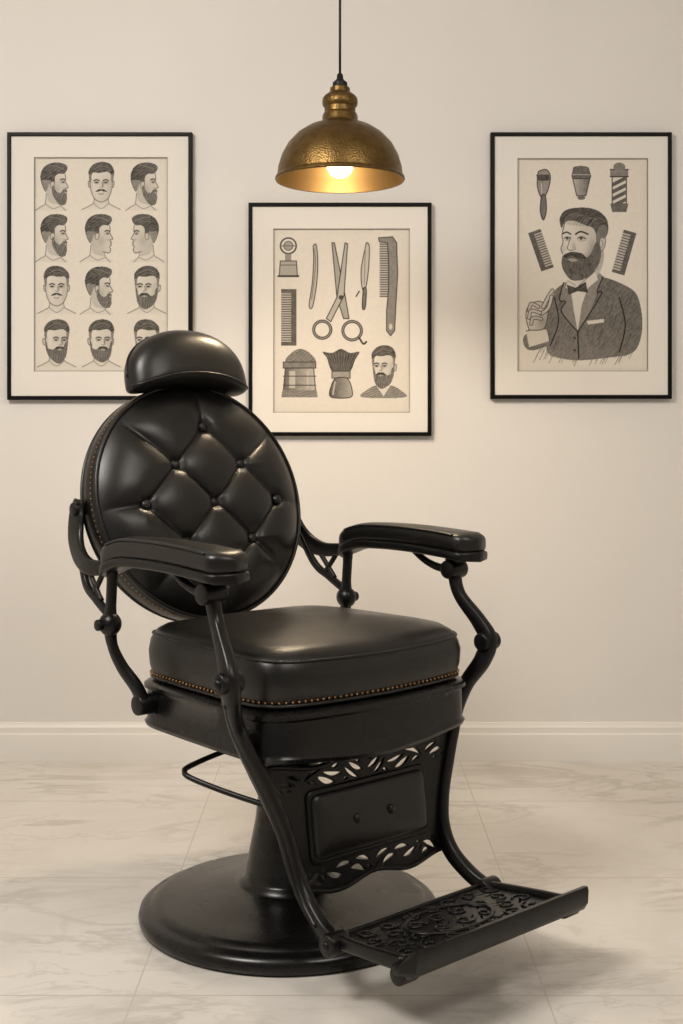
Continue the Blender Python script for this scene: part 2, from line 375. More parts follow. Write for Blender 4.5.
# -- tools
B=Paint(274,230,409,412,2.5,2)
B.ring(289,247,7.8,1.6,.75); B.ell(289,247,4.5,4.5,.4); B.ring(289,247,4.5,.8,.75); B.stroke([(281,247),(297,247)],1,.6)
B.fill([(286,255),(292,255),(292,263),(286,263)],.5,1,False)
outline(B,[(281,262),(297,262),(298,277),(280,277)],.35,.9,.8,False); B.stroke([(281,266),(297,266)],.8,.7);B.stroke([(279,277),(299,277)],1.8,.85)
outline(B,[(313.5,247),(316.5,246),(318,262),(317,284),(313,307),(309.5,306),(312.5,285),(314,262)],.25,.9,.85); B.stroke([(315,250),(315.5,270),(312,300)],.8,.6)
outline(B,[(332,244),(334.5,244),(345,296),(349,319),(343.5,319),(337,298)],.38,.9,.9,False); outline(B,[(345,244),(347.5,245),(344,296),(331,322),(326.5,319),(337,298)],.28,.9,.9,False)
B.ell(341,298,2.4,2.4,.95)
for cx_,cy_,rr in ((322.5,330,8.5),(352,331,9.2)): B.ring(cx_,cy_,rr,3.0,.85); B.ring(cx_,cy_,rr,.9,.35)
B.stroke([(359,338),(363,344),(366,342)],1.8,.85)
outline(B,[(366,244),(369,248),(368,272),(365,290),(362,289),(361,270)],.2,.9,.85); outline(B,[(363,289),(366,290),(365,308),(362,308)],.7,.9,.9)
B.stroke([(365,248),(364,285)],.8,.5)
B.stroke([(359,292),(356,297)],1.4,.75)
B.fill([(379,240),(391,240),(390,298),(380,298)],.22,1,False)
for q in range(24): B.stroke([(379.5,243+q*2.35),(389,243+q*2.35)],1.0,.75,1,False)
outline(B,[(378,239),(392,238),(396,244),(397,275),(395,310),(394,331),(390,336),(386,331),(386,312),(388,290),(388,262),(387,244),(379,243)],.55,.9,.85,False)
B.ell(390,327,1.6,3,.15)
comb(B,297,290,297,346,15,22,1,.78,.35)
B.fill([(287,362),(292,353),(301,349),(310,353),(315,362)],.75,1,True,hatch=.3)
outline(B,[(284,362),(316,362),(316,368),(284,368)],.6,.9,.85,False); outline(B,[(286,368),(314,368),(316,391),(284,391)],.5,.9,.85,False,grad=(-1,0,.25))
B.fill([(290,371),(296,371),(296,388),(290,388)],.10,.7,False); B.fill([(307,371),(309,371),(309,388),(307,388)],.2,.7,False); B.fill([(283,390),(317,390),(318,397),(282,397)],.7,1,False,hatch=.3); B.stroke([(284,376),(316,376)],.9,.8); B.stroke([(284,385),(316,385)],.9,.8)
B.fill([(333,372),(327,358),(323,352),(332,353),(341,349),(350,353),(359,352),(355,360),(349,372)],.9,1,True)
for q in range(11): B.stroke([(335+q*1.3,371),(326+q*3.1,353)],.7,.45,.6,False)
outline(B,[(332,371),(350,371),(350,378),(332,378)],.45,.9,.85,False); outline(B,[(335,378),(347,378),(352,390),(350,397),(332,397),(330,390)],.6,.9,.85,True,grad=(-1,0,.25))
B.stroke([(335,382),(333,394)],1.6,.15,.8)
B.fill([(362,397),(366,390),(376,385),(390,385),(400,390),(404,397)],.7,1,True,hatch=.4); B.fill([(375,384),(383,396),(390,385)],.06,1,False); head(B,383,367,19,'front',-.7,1,True,W=.72,bust=False)
# -- gentleman barber
C=Paint(517,160,646,371,2.8,3)
outline(C,[(538,173),(546,171),(550,178),(548,190),(544,198),(540,197),(537,186)],.6,.9,.9,True,hatch=.3); outline(C,[(541,197),(545,197),(546,212),(543,221),(540,212)],.7,.9,.9)
C.fill([(536,176),(549,176),(549,182),(537,182)],.9,1,False); C.stroke([(541,185),(541.5,194)],1.2,.2)
C.fill([(572,172),(574,168),(586,168),(589,173),(589,180),(572,180)],.85,1,True,hatch=.2); outline(C,[(572,180),(589,180),(585,197),(576,197)],.5,.9,.85,False,grad=(1,0,.25)); C.ell(580.5,199,4,2,.7); C.stroke([(572,176),(589,176)],1,.3)
outline(C,[(611,178),(625,178),(625,205),(611,205)],.08,1.0,.85,False)
for q in range(4): C.fill([(611.5,184+q*7),(624.5,177.5+q*7),(624.5,181.5+q*7),(611.5,188+q*7)],.8,1,False)
C.fill([(609,171),(627,171),(627,178),(609,178)],.6,1,False); C.stroke([(609,171),(627,171)],1,.9); C.stroke([(609,178),(627,178)],1,.9); C.ell(618,168.5,6,4.5,.6); C.fill([(609,205),(627,205),(625,213),(611,213)],.75,1,False)
comb(C,528,234,541,272,-13,15,1,.8,.4); comb(C,635,234,623,276,13,15,1,.8,.4)
g=random.Random(3)
for q in range(70):
    x=g.uniform(540,634); y=352+g.uniform(-4,8)-((x-588)/60)**2*6; l=g.uniform(6,14)
    C.stroke([(x,y-l*.6),(x-l*.55,y+l*.5)],.8,g.uniform(.35,.6),.7,False)
C.fill([(556,289),(570,281),(590,276),(604,278),(618,283),(632,291),(638,302),(641,325),(637,345),(628,354),(610,357),(580,360),(560,358),(547,352),(547,335),(550,318),(552,300)],.72,1,True,hatch=.08,ang=.8,freq=1.7,grad=(.4,-.3,.12))
C.fill([(552,296),(557,318),(550,342),(534,350),(525,347),(524,336),(538,326)],.70,1,True,hatch=.08,ang=.8,freq=1.7)
for q in range(150):
    x=g.uniform(545,636); y=g.uniform(290,350); l=g.uniform(5,13)
    C.stroke([(x,y),(x-l*.35,y+l)],.6,g.uniform(.5,.97),.4,False)
C.fill([(565,282),(575,276),(596,268),(590,290),(577,330),(568,312)],.05,1,False)
C.fill([(594,268),(602,277),(588,315),(577,332),(581,305)],.58,1,False,hatch=.1); C.stroke([(602,277),(596,292),(600,295),(577,332)],1.0,.99)
C.fill([(563,283),(569,282),(573,310),(577,332),(561,312),(565,302),(559,300)],.56,1,False); C.stroke([(563,283),(559,300),(565,302),(561,312),(577,332)],1.0,.99)
C.stroke([(577,332),(578,358)],1.2,.99); C.fill([(586,321),(603,319),(603,322.5),(587,324.5)],.05,1,False); C.stroke([(618,298),(624,325),(618,352)],1.2,.99); C.stroke([(554,298),(558,322),(550,345)],1.1,.99)
for x,y in ((574,338),(574,350)): C.ell(x,y,1.3,1.3,.98)
C.fill([(572,266),(600,248),(601,268),(588,284),(574,284)],.22,1,True,grad=(.5,-.6,.15))
C.fill([(561,228),(566,220),(580,217),(594,222),(600,236),(600,254),(592,268),(580,277),(570,276),(563,266),(561,256),(559,250),(562,243)],.10,1,True,grad=(.9,.1,.08))
C.stroke([(564,224),(561.5,236),(562.5,243),(560.5,249),(562,254)],.9,.7)
C.shade(592,250,6,14,.22); C.shade(585,230,10,6,.08); C.shade(588,258,7,6,.2); C.shade(573,247,2.2,5,.2); C.shade(567,239,3.5,2.5,.25); C.shade(581,239,4,2.6,.25); C.shade(563,250,2,5,.12)
C.fill([(598,240),(602,237),(604.5,241),(603,249),(599,253)],.22,1,True); C.stroke([(598,240),(602,237),(604.5,241),(603,249),(599,253)],.8,.65); C.stroke([(600.5,241),(602,244),(600.5,249)],.7,.55)
C.fill([(561,229),(559,220),(564,212),(574,209),(588,209),(599,213),(606,221),(607,232),(604,239),(600,239),(598,247),(595.5,246),(595,236),(592,229),(584,226),(574,222),(567,222),(563,225)],.90,1,True,hatch=.06,freq=1.8)
C.fill([(600,226),(606,228),(604,239),(599,240),(598,247),(595.5,246),(595.5,234)],.55,.6,True)
for q in range(26):
    t=q/25; x0=562+t*28; y0=224+3*math.sin(t*2); C.stroke([(x0,y0),(x0+4+t*3,y0-8),(x0+13+t*2,min(y0-11+t*7,228))],.55,g.choice((.45,.55,.98)),.55)
C.fill([(562,257),(566,254),(573,252.5),(580,254),(585,258),(590,254),(595,243),(599,246),(600,257),(596,268),(588,277),(578,281),(570,280),(564,273),(561,265)],.80,1,True,hatch=.06)
for q in range(120):
    x=g.uniform(563,598); y=g.uniform(257,276); l=g.uniform(2.5,5)
    if (x-579)**2/18**2+(y-262)**2/17**2<1: C.stroke([(x,y),(x+(x-577)*.06-.5,y+l)],.5,g.choice((.6,.7,.98)),.55,False)
C.fill([(563,256),(570,252.5),(573,253),(581,254),(585,259),(578,258.5),(571,256.5),(565,259)],.95,1,True)
C.fill([(567,260),(572,259),(577,260.5),(572,262.5)],.42,1,True)
C.stroke([(570,238),(567.5,246),(566.5,249),(569,251),(573,250.5)],.8,.65); C.stroke([(574,248),(575,250.5)],.7,.5)
C.stroke([(562.5,234.5),(566,233),(570,235)],1.4,.9); C.stroke([(575,235),(580,232.5),(587,235)],1.6,.9)
C.stroke([(563.5,239),(566.5,237.8),(569.5,239.2)],.8,.85); C.stroke([(577,239.2),(580.5,237.5),(585,239.5)],.9,.85)
C.ell(566.5,239.3,1.2,1.2,.95); C.ell(580.3,239.3,1.4,1.3,.95); C.stroke([(578,241.3),(581,242),(584,241)],.5,.45); C.stroke([(564.5,241.3),(568.5,241.2)],.5,.4)
C.fill([(567,281),(575,286),(572,292),(565,288)],.06,1,False); C.fill([(594,272),(578,286),(583,292),(597,280)],.06,1,False); C.stroke([(567,281),(575,286)],.7,.5); C.stroke([(594,272),(578,286)],.7,.6)
C.fill([(566,285),(575,288),(585,282),(587,293),(577,291.5),(568,295)],.95,1,False); C.stroke([(569,287),(573,289.5)],.6,.6); C.stroke([(580,289),(585,286)],.6,.6)
C.fill([(526,331),(546,329),(549,341),(529,347)],.06,1,False); C.stroke([(526,331),(546,329),(549,341)],.9,.7)
outline(C,[(529,330),(526,318),(527,309),(533,303),(541,302),(547,308),(547,318),(543,329)],.16,.9,.75,True,grad=(1,.3,.15))
def finger(q,w=4.4): C.stroke(q,w,.75); C.stroke(q,w-1.6,.14)
finger([(543,307),(547,299),(552,291)]); finger([(541,314),(548,308),(551,297)],4.2)
finger([(538,307),(531,304),(529,311)],4.0); finger([(540,313),(531,311),(529,318)],4.0); finger([(541,319),(533,318),(531,324)],3.8)
C.shade(541,322,6,7,.15,.3)
for pt in (A,B,C): pt.k=np.clip(pt.k,0,1)

m_print,nt,b=mat_new('printed_paper')
at=node(nt,'ShaderNodeAttribute',attribute_name='ink'); L(nt,at.outputs['Color'],b.inputs['Base Color']); b.inputs['Roughness'].default_value=.85; b.inputs['Specular IOR Level'].default_value=.2
PX=1250/WY
def wx(x): return (x-341.5)/PX
def wz(y): return 1.04-(y-440)/PX
def picture(x0,y0,x1,y1,P,mx0,my0,mx1,my1):
    e=empty('framed_barber_print',(wx((x0+x1)/2),WY,wz((y0+y1)/2)))
    ox,oz=e.location.x,e.location.z
    fx0,fx1,fz1,fz0=wx(x0)-ox,wx(x1)-ox,wz(y0)-oz,wz(y1)-oz
    t=.0125; d=.026
    outer=[(fx0,fz0),(fx1,fz0),(fx1,fz1),(fx0,fz1)]; inn=[(fx0+t,fz0+t),(fx1-t,fz0+t),(fx1-t,fz1-t),(fx0+t,fz1-t)]
    rings=[]
    for i in range(4):
        o=outer[i];n_=inn[i]; c=.0018; sx=1 if o[0]<0 else -1; sz=1 if o[1]<0 else -1
        rings.append([(o[0],0,o[1]),(o[0],-d+c,o[1]),(o[0]+sx*c,-d,o[1]+sz*c),(n_[0]-sx*c,-d,n_[1]-sz*c),(n_[0],-d+c,n_[1]),(n_[0],0,n_[1])])
    fr=loft('frame',rings,m_black,e,closed=True,sharp=20)
    for p_ in fr.data.polygons: p_.use_smooth=False
    box('backing',(fx0+t*.5,-.012,fz0+t*.5),(fx1-t*.5,-.001,fz1-t*.5),m_mat,e)
    a0,a1,b1,b0=wx(mx0)-ox,wx(mx1)-ox,wz(my0)-oz,wz(my1)-oz
    def mapf(x,z,y): return (x,-.0175+y,z)
    filled2d('mat',[(fx0+t*.6,fz0+t*.6),(fx1-t*.6,fz0+t*.6),(fx1-t*.6,fz1-t*.6),(fx0+t*.6,fz1-t*.6)],[[(a0,b0),(a0,b1),(a1,b1),(a1,b0)]],.005,0,mapf,m_mat,e)
    q=.0022
    rr=[]
    for (x,z,sx,sz) in ((a0,b0,-1,-1),(a1,b0,1,-1),(a1,b1,1,1),(a0,b1,-1,1)):
        rr.append([(x+sx*q,-.0203,z+sz*q),(x,-.0208,z),(x,-.0145,z)])
    loft('mat_bevel',rr,m_matcut,e,closed=True,cap=False)
    nx,ny=P.nx,P.ny
    gx=np.linspace(a0-.002,a1+.002,nx); gz=np.linspace(b1+.002,b0-.002,ny)
    X,Z=np.meshgrid(gx,gz); co=np.stack([X,np.full_like(X,-.0135),Z],-1).reshape(-1,3)
    idx=np.arange(nx*ny).reshape(ny,nx); q4=np.stack([idx[1:,:-1],idx[1:,1:],idx[:-1,1:],idx[:-1,:-1]],-1).reshape(-1,4)
    me=bpy.data.meshes.new('print'); me.vertices.add(nx*ny); me.vertices.foreach_set('co',co.ravel())
    me.loops.add(q4.size); me.loops.foreach_set('vertex_index',q4.ravel().astype(np.int32))
    me.polygons.add(len(q4)); me.polygons.foreach_set('loop_start',np.arange(0,q4.size,4,dtype=np.int32)); me.update(calc_edges=True)
    k=P.k[...,None]; bg=np.array([.76,.70,.615])*(1-.05*P.low[...,None]); ink=np.array([.018,.016,.014])
    k=1-(1-k)**1.7
    c=np.concatenate([bg*(1-k)+ink*k,np.ones_like(k)],-1).reshape(-1,4)
    a=me.color_attributes.new('ink','FLOAT_COLOR','POINT'); a.data.foreach_set('color',c.ravel())
    add('print',me,m_print,e,False)
    return e
picture(9,134,193,400,A,36,159,168,371)
picture(249,204,431,436,B,274,230,409,412)
picture(490,134,670,399,C,517,160,646,371)

# ------------------------------------------------------------------ pendant lamp
lz=1.728; LX,LY=-.004,3.3; ZS=.92
lamp=empty('brass_pendant_lamp',(LX,LY,lz)); TOP=(2.8-lz)/ZS
lamp.scale=(1,1,ZS)
outer=[(.1695,-.004),(.1715,0),(.170,.006),(.166,.010),(.163,.035),(.154,.068),(.138,.100),(.113,.129),(.083,.150),(.058,.160),(.050,.164),(.047,.170),(.0465,.182),(.044,.188),(.041,.192),(.041,.206),(.046,.212),(.047,.222),(.046,.232),(.040,.240),(.031,.247),(.027,.250),(.026,.262),(.018,.266)]
inner=[(.015,.158),(.05,.156),(.08,.146),(.110,.125),(.135,.097),(.151,.066),(.160,.034),(.163,.009),(.1655,-.003),(.1695,-.004)]
lathe('shade',outer,m_brass,lamp,128,sharp=35); lathe('shade_inner',inner,m_brassin,lamp,128,sharp=50)
lathe('cap',[(.0,.262),(.019,.262),(.020,.268),(.019,.278),(.012,.284),(.009,.288),(.008,.300),(.003,.306)],m_cord,lamp,32)
lathe('socket',[(.0,.156),(.022,.156),(.022,.10),(.018,.095),(.0,.095)],m_brass,lamp,32)
tube('cord',[(0,0,.30),(0,0,TOP-.005)],.0034,m_cord,lamp)
lathe('ceiling_canopy',[(.0,TOP-.025),(.05,TOP-.023),(.055,TOP-.01),(.055,TOP)],m_cord,lamp,48)
lathe('bulb',[(.0,.004),(.012,.006),(.025,.014),(.034,.030),(.036,.045),(.032,.062),(.022,.080),(.016,.098),(.014,.11)],m_bulb,lamp,48,sharp=80)

# ------------------------------------------------------------------ barber chair  (local x=forward, y=chair's left side, z=up)
ch=empty('barber_chair',(-.115,2.738,0),math.radians(-48))
lathe('pedestal_base',[(.0,.001),(.318,.001),(.324,.006),(.326,.016),(.323,.028),(.312,.036),(.302,.037),(.297,.041),(.290,.047),(.278,.050),(.235,.054),(.19,.062),(.145,.070),(.125,.073),(.112,.076),(.108,.084),(.100,.088),(.096,.094),(.093,.115),(.084,.16),(.074,.21),(.068,.26),(.064,.31),(.064,.345),(.070,.350),(.070,.365),(.060,.370),(.050,.372),(.050,.42)],m_ironbase,ch,128,sharp=50)

def seat_outline(a0,a1,b,bow,n=240,e=7.0):
    out=[]
    for i in range(n):
        t=2*math.pi*i/n; c,s=math.cos(t),math.sin(t)
        u=math.copysign(abs(c)**(2/e),c); v=math.copysign(abs(s)**(2/e),s)
        U=u*(a1 if u>0 else a0)
        V=v*b*(1+.05*u)
        if u>0: U+=bow*(math.cos(V/b*math.pi)*.5+.5)*u
        out.append((U,V+.012))
    return out
def seat_ring(sc,z,a0=.212,a1=.272,b=.268,bow=.020,dz=None):
    o=seat_outline(a0+sc,a1+sc,b+sc,bow)
    return [(u,v,z+(dz(u,v) if dz else 0)) for u,v in o]
sag=lambda u,v: -.008*max(0,u/.27)**3
rings=[seat_ring(-.012,.520),seat_ring(-.002,.524),seat_ring(.003,.535),seat_ring(.008,.555),seat_ring(.010,.585),seat_ring(.006,.610,dz=sag),seat_ring(.001,.622,dz=sag),seat_ring(-.006,.631,dz=sag),seat_ring(-.02,.640,dz=sag)]
for k in range(1,13):
    f=1-k/12.5; z=.640+.024*(1-f**2.2)
    base=seat_ring(-.02,0)
    rings.append([(u*f+.02*(1-f),v*f,z-.008*max(0,u*f/.27)**3+.0008*math.sin(u*f*34+v*11)*f) for u,v,_ in base])
loft('seat_cushion',rings,m_leather,ch)
tube('seat_piping_top',[ (u,v,z) for u,v,z in seat_ring(.0025,.622,dz=sag)],.0026,m_leather,ch,closed=True,smoothpath=False,ref=(0,0,1))
tube('seat_piping_bottom',[ (u,v,z) for u,v,z in seat_ring(.004,.530)],.004,m_leather,ch,closed=True,smoothpath=False,ref=(0,0,1))
ap=lambda u,v:(-.016*(math.cos(v/.27*math.pi)*.5+.5) if u>.18 else 0)
rings=[seat_ring(-.02,.426,dz=ap),seat_ring(.004,.420,dz=ap),seat_ring(.014,.424,dz=ap),seat_ring(.017,.432,dz=ap),seat_ring(.012,.440,dz=ap),seat_ring(.012,.500),seat_ring(.018,.506),seat_ring(.018,.514),seat_ring(.010,.521),seat_ring(-.02,.522)]
loft('seat_frame',rings,m_ironbase,ch,sharp=45)
def studs(name,pts,r,mat):
    v=[];f=[]
    for c in pts:
        c=Vector(c); k=len(v)
        for i in range(5):
            th=math.pi*i/4
            for j in range(8):
                ph=math.pi*j/4; v.append(c+Vector((math.sin(th)*math.cos(ph),math.sin(th)*math.sin(ph),math.cos(th)))*r)
        for i in range(4):
            for j in range(8):
                q=(j+1)%8; f.append((k+i*8+j,k+(i+1)*8+j,k+(i+1)*8+q,k+i*8+q))
    return mobj(name,v,f,mat,ch)
def resample(P,step,closed=True):
    P=[Vector(p) for p in P]; 
    if closed: P=P+[P[0]]
    out=[];acc=0
    for a,b_ in zip(P,P[1:]):
        l=(b_-a).length
        while acc<=l and l>0: out.append(a.lerp(b_,acc/l)); acc+=step
        acc-=l
    return out
studs('seat_studs',resample(seat_ring(.0065,.537),.0135),.0025,m_stud)
box('seat_mount',(-.12,-.12,.385),(.12,.12,.430),m_iron,ch,.008)

# backrest disc
tau=math.radians(15)
nrm=Vector((math.cos(tau),0,math.sin(tau))); up=Vector((-math.sin(tau),0,math.cos(tau))); lat=Vector((0,1,0))
Cd=Vector((-.305,0,.902)); RV,RW=.288,.280
def D(v,w,h): return Cd+lat*v+up*w+nrm*h
bx,bw=.095,.092; ov,ow=.010,-.012
btn=[(0,2*bw),(-bx,bw),(bx,bw),(-2*bx,0),(0,0),(2*bx,0),(-bx,-bw),(bx,-bw),(0,-2*bw)]
btn=[(a+ov,b_+ow) for a,b_ in btn]
segs_=[]
for i,p_ in enumerate(btn):
    for q_ in btn[i+1:]:
        if abs(abs(p_[0]-q_[0])-bx)<.01 and abs(abs(p_[1]-q_[1])-bw)<.01: segs_.append((p_,q_))
for i,p_ in enumerate(btn):
    if i!=4:
        a=math.atan2(p_[1],p_[0]); segs_.append((p_,(RV*1.0*math.cos(a),RW*1.0*math.sin(a))))
def tuft(v,w):
    A_=((v-ov)/bx+(w-ow)/bw)/2; B_=((v-ov)/bx-(w-ow)/bw)/2
    if abs(A_)<=1 and abs(B_)<=1:
        h=.021*(abs(math.sin(math.pi*A_))*abs(math.sin(math.pi*B_)))**.38
    else:
        d=1e9
        for (a,b_) in segs_:
            dx,dy=b_[0]-a[0],b_[1]-a[1]; t=max(0,min(1,((v-a[0])*dx+(w-a[1])*dy)/(dx*dx+dy*dy)))
            d=min(d,math.hypot(v-a[0]-t*dx,w-a[1]-t*dy))
        x=min(d/.060,1); h=.020*math.sin(x*math.pi/2)**.48
    rb=min(math.hypot(v-a[0],w-a[1]) for a in btn)
    return h-.011*math.exp(-(rb/.016)**2)
NS=300; rings=[]; NR=110
for i in range(1,NR+1):
    rho=i/NR
    edge=(1-rho**8)
    ring=[]
    for j in range(NS):
        a=2*math.pi*j/NS; v=RV*.985*rho*math.cos(a); w=RW*.985*rho*math.sin(a)
        h=(.020*(1-rho**2)+tuft(v,w))*edge-.012*rho**10
        ring.append(D(v,w,h))
    rings.append(ring)
def discring(s,h): return [D((RV+s)*math.cos(2*math.pi*j/NS),(RW+s)*math.sin(2*math.pi*j/NS),h) for j in range(NS)]
rings+= [discring(.000,-.016),discring(.006,-.024),discring(.008,-.045),discring(.006,-.066),discring(0,-.074),discring(-.006,-.080),discring(-.03,-.088),discring(-.1,-.096),discring(-.27,-.10)]
loft('backrest',rings,m_leather,ch)
tube('backrest_piping',discring(.002,-.014),.0045,m_leather,ch,closed=True,smoothpath=False,ref=nrm)
tube('backrest_rear_piping',discring(.003,-.074),.0045,m_leather,ch,closed=True,smoothpath=False,ref=nrm)
studs('backrest_studs',resample(discring(.0070,-.030),.0125),.0019,m_stud)
rotd=Matrix((nrm,lat,up)).transposed()
for i,(v,w) in enumerate(btn): ball('backrest_button_%d'%(i+1),D(v,w,.012),(.008,.0125,.0125),m_leather,ch,20,rotd)
# headrest: half-moon bolster
hc=Vector((-.392,0,1.200))
def headpt(th,ph,inf=1.0):
    a=math.sin(th)*math.cos(ph); v=math.cos(th); w=math.sin(th)*math.sin(ph)
    sg=lambda x,p:math.copysign(abs(x)**p,x)
    n_=.068*sg(a,.8); vv=.166*sg(v,.78)
    ww=(.106 if w>0 else .034)*sg(w,.64)
    ww+= -.028*(vv/.15)**2
    return hc+lat*vv*inf+up*ww*inf+nrm*n_*inf
v=[];f=[];NT,NP=48,64
for i in range(NT+1):
    for j in range(NP): v.append(headpt(math.pi*i/NT,2*math.pi*j/NP))
for i in range(NT):
    for j in range(NP):
        k=(j+1)%NP; f.append((i*NP+j,i*NP+k,(i+1)*NP+k,(i+1)*NP+j))
mobj('headrest',v,f,m_leather,ch)
tube('headrest_seam',[headpt(math.pi*i/40,math.radians(-18),1.005) for i in range(1,40)],.003,m_leather,ch,smoothpath=False)
tube('headrest_seam_top',[headpt(math.pi*i/40,math.radians(100),1.003) for i in range(1,40)],.003,m_leather,ch,smoothpath=False)
for s in (-1,1): cyl('headrest_post_%s'%('a' if s<0 else 'b'),hc+lat*s*.05-up*.16-nrm*.03,hc+lat*s*.05-nrm*.03,.008,m_iron,ch)

# arms & cast iron side frames
AV=.337; AZ=.012
for s,nm in ((-1,'right'),(1,'left')):
    def P(u,v,z): return (u,s*v,z)
    rings=[];N=28; M=34
    U0,U1=-.198,.254
    def padc(t):
        e=1.0
        if t<.08: e=math.sqrt(max(0,1-((.08-t)/.08)**2))
        if t>.92: e=math.sqrt(max(0,1-((t-.92)/.08)**2))
        return max(e,.06),.010*math.sin(t*math.pi)-.004*t-(.026*max(0,(.25-t)/.25)**2)
    for i in range(M+1):
        t=i/M; u=U0+(U1-U0)*t
        wd=.032+.017*t; hh=.024
        e,dz_=padc(t); zc=.799+AZ+dz_
        r=[]
        for j in range(N):
            a=2*math.pi*j/N; c,si=math.cos(a),math.sin(a)
            r.append(P(u,AV+math.copysign(abs(c)**(2/3.6),c)*wd*e,zc+math.copysign(abs(si)**(2/3.2),si)*hh*(.45+.55*e)))
        rings.append(r)
    loft('armrest_pad_'+nm,rings,m_leather,ch)
    for sd,lab in ((1,'outer'),(-1,'inner')):
        pts=[]
        for i in range(3,32):
            t=i/M; e,dz_=padc(t); pts.append(P(U0+(U1-U0)*t,AV+sd*(.032+.017*t)*e*.93,.799+AZ+dz_+.0185))
        tube('armrest_piping_%s_%s'%(lab,nm),pts,.0022,m_leather,ch,smoothpath=False)
    rings=[]
    for i in range(M+1):
        t=i/M; u=U0-.003+(U1-U0+.007)*t; wd=.034+.017*t
        e,dz_=padc(t); zc=.772+AZ+dz_
        rings.append([P(u,AV+math.copysign(abs(math.cos(2*math.pi*j/N))**(2/5),math.cos(2*math.pi*j/N))*wd*e,zc+math.copysign(abs(math.sin(2*math.pi*j/N))**(2/5),math.sin(2*math.pi*j/N))*.011) for j in range(N)])
    loft('armrest_tray_'+nm,rings,m_iron,ch)
    leg=[(.175,.337,.780),(.180,.337,.735),(.196,.338,.690),(.240,.352,.635),(.262,.358,.595),(.254,.348,.550),(.232,.320,.500),(.226,.292,.450),(.232,.266,.400),(.242,.240,.340),(.252,.218,.280),(.264,.206,.220),(.294,.203,.168),(.345,.208,.130),(.392,.212,.112)]
    lw_=[.036,.028,.026,.034,.042,.038,.032,.034,.040,.038,.034,.034,.034,.032,.032]
    sweep('front_leg_'+nm,[P(*q) for q in leg],lw_,[.030,.025,.024,.026,.030,.028,.028,.028,.030,.028,.026,.026,.026,.026,.024],m_iron,ch,sm=8,exp=3.5)
    sweep('front_leg_rib_'+nm,[P(q[0],q[1]+.012,q[2]) for q in leg[5:14]],[.008,.014,.016,.018,.018,.016,.016,.016,.010],.012,m_iron,ch,sm=8,exp=2)
    cyl('arm_collar_'+nm,P(.178,.312,.748),P(.178,.364,.748),.021,m_iron,ch)
    cyl('leg_knuckle_'+nm,P(.259,.334,.592),P(.259,.384,.592),.020,m_iron,ch); ball('leg_bolt_'+nm,P(.259,.384,.592),(.010,.007,.010),m_iron,ch)
    sweep('arm_scroll_'+nm,[P(.178,.338,.752),P(.135,.338,.748),P(.09,.338,.760),P(.05,.338,.782)],[.026,.018,.014,.010],.018,m_iron,ch,exp=3)
    cyl('seat_bracket_'+nm,P(.20,.25,.468),P(.224,.302,.468),.016,m_iron,ch)
    sweep('rear_post_'+nm,[P(-.178,.337,.785),P(-.180,.337,.74),P(-.184,.337,.69),P(-.186,.338,.650),P(-.185,.333,.605),P(-.172,.318,.560),P(-.150,.295,.515),P(-.140,.278,.470)],[.030,.022,.022,.030,.022,.026,.030,.034],[.022,.02,.02,.026,.02,.022,.024,.024],m_iron,ch,exp=3)
    ball('rear_knob_'+nm,P(-.186,.338,.650),(.026,.024,.026),m_iron,ch,24)
    cyl('rear_knob_cap_'+nm,P(-.186,.355,.650),P(-.186,.371,.650),.012,m_iron,ch)
    cyl('rear_bracket_'+nm,P(-.145,.25,.478),P(-.145,.300,.478),.022,m_iron,ch)
    sweep('back_lug_'+nm,[P(-.368,.304,.905),P(-.373,.310,.870),P(-.362,.318,.820),P(-.325,.328,.782),P(-.270,.335,.764),P(-.200,.335,.768)],[.034,.054,.058,.048,.036,.030],.016,m_iron,ch,exp=4)
    sweep('back_brace_'+nm,[P(-.352,.316,.820),P(-.300,.330,.730),P(-.250,.335,.698),P(-.188,.337,.668)],[.016,.020,.018,.022],.014,m_iron,ch,exp=3)
    sweep('back_brace_web_'+nm,[P(-.30,.330,.780),P(-.262,.334,.735),P(-.225,.335,.695)],.012,.010,m_iron,ch,exp=3)
    sweep('back_brace_web2_'+nm,[P(-.215,.335,.760),P(-.240,.334,.730),P(-.262,.333,.705)],.012,.010,m_iron,ch,exp=3)
    cyl('back_bolt_'+nm,P(-.368,.285,.885),P(-.368,.324,.885),.015,m_iron,ch)
    cyl('footrest_pivot_'+nm,P(.390,.190,.112),P(.390,.236,.112),.021,m_iron,ch); ball('footrest_pivot_bolt_'+nm,P(.390,.236,.112),(.009,.006,.009),m_iron,ch)

# calf panel
a0=Vector((.236,0,.405)); a1=Vector((.268,0,.168)); pu=(a0-a1); PH=pu.length; pu.normalize(); pn=Vector((0,1,0)).cross(pu).normalized()
if pn.x<0: pn=-pn
def pm(x,y,z): return a1+Vector((0,1,0))*x+pu*y+pn*z
def halfw(y): return .196+.060*(max(y,0)/PH)**1.5
def topy(t): return PH+.009*math.cos(t*math.pi*2)-.004
outer=[]
for i in range(25):
    t=-1+2*i/24; outer.append((halfw(0)*t,-.008+.008*math.cos(t*math.pi*2)))
for i in range(1,12): y=PH*i/12; outer.append((halfw(y),y))
for i in range(33):
    t=1-2*i/32; outer.append((halfw(PH)*t,topy(t)))
for i in range(11,0,-1): y=PH*i/12; outer.append((-halfw(y),y))
def leaf(cx,cy,l,w,ang,bend=.25):
    pts=[]
    for i in range(9):
        t=i/8; pts.append((l*(t-.5), w*math.sin(math.pi*t)**.8+bend*l*(.25-(t-.5)**2)))
    for i in range(7,0,-1):
        t=i/8; pts.append((l*(t-.5),-w*.55*math.sin(math.pi*t)**.8+bend*l*(.25-(t-.5)**2)))
    c,s_=math.cos(ang),math.sin(ang)
    return [(cx+x*c-y*s_,cy+x*s_+y*c) for x,y in pts]
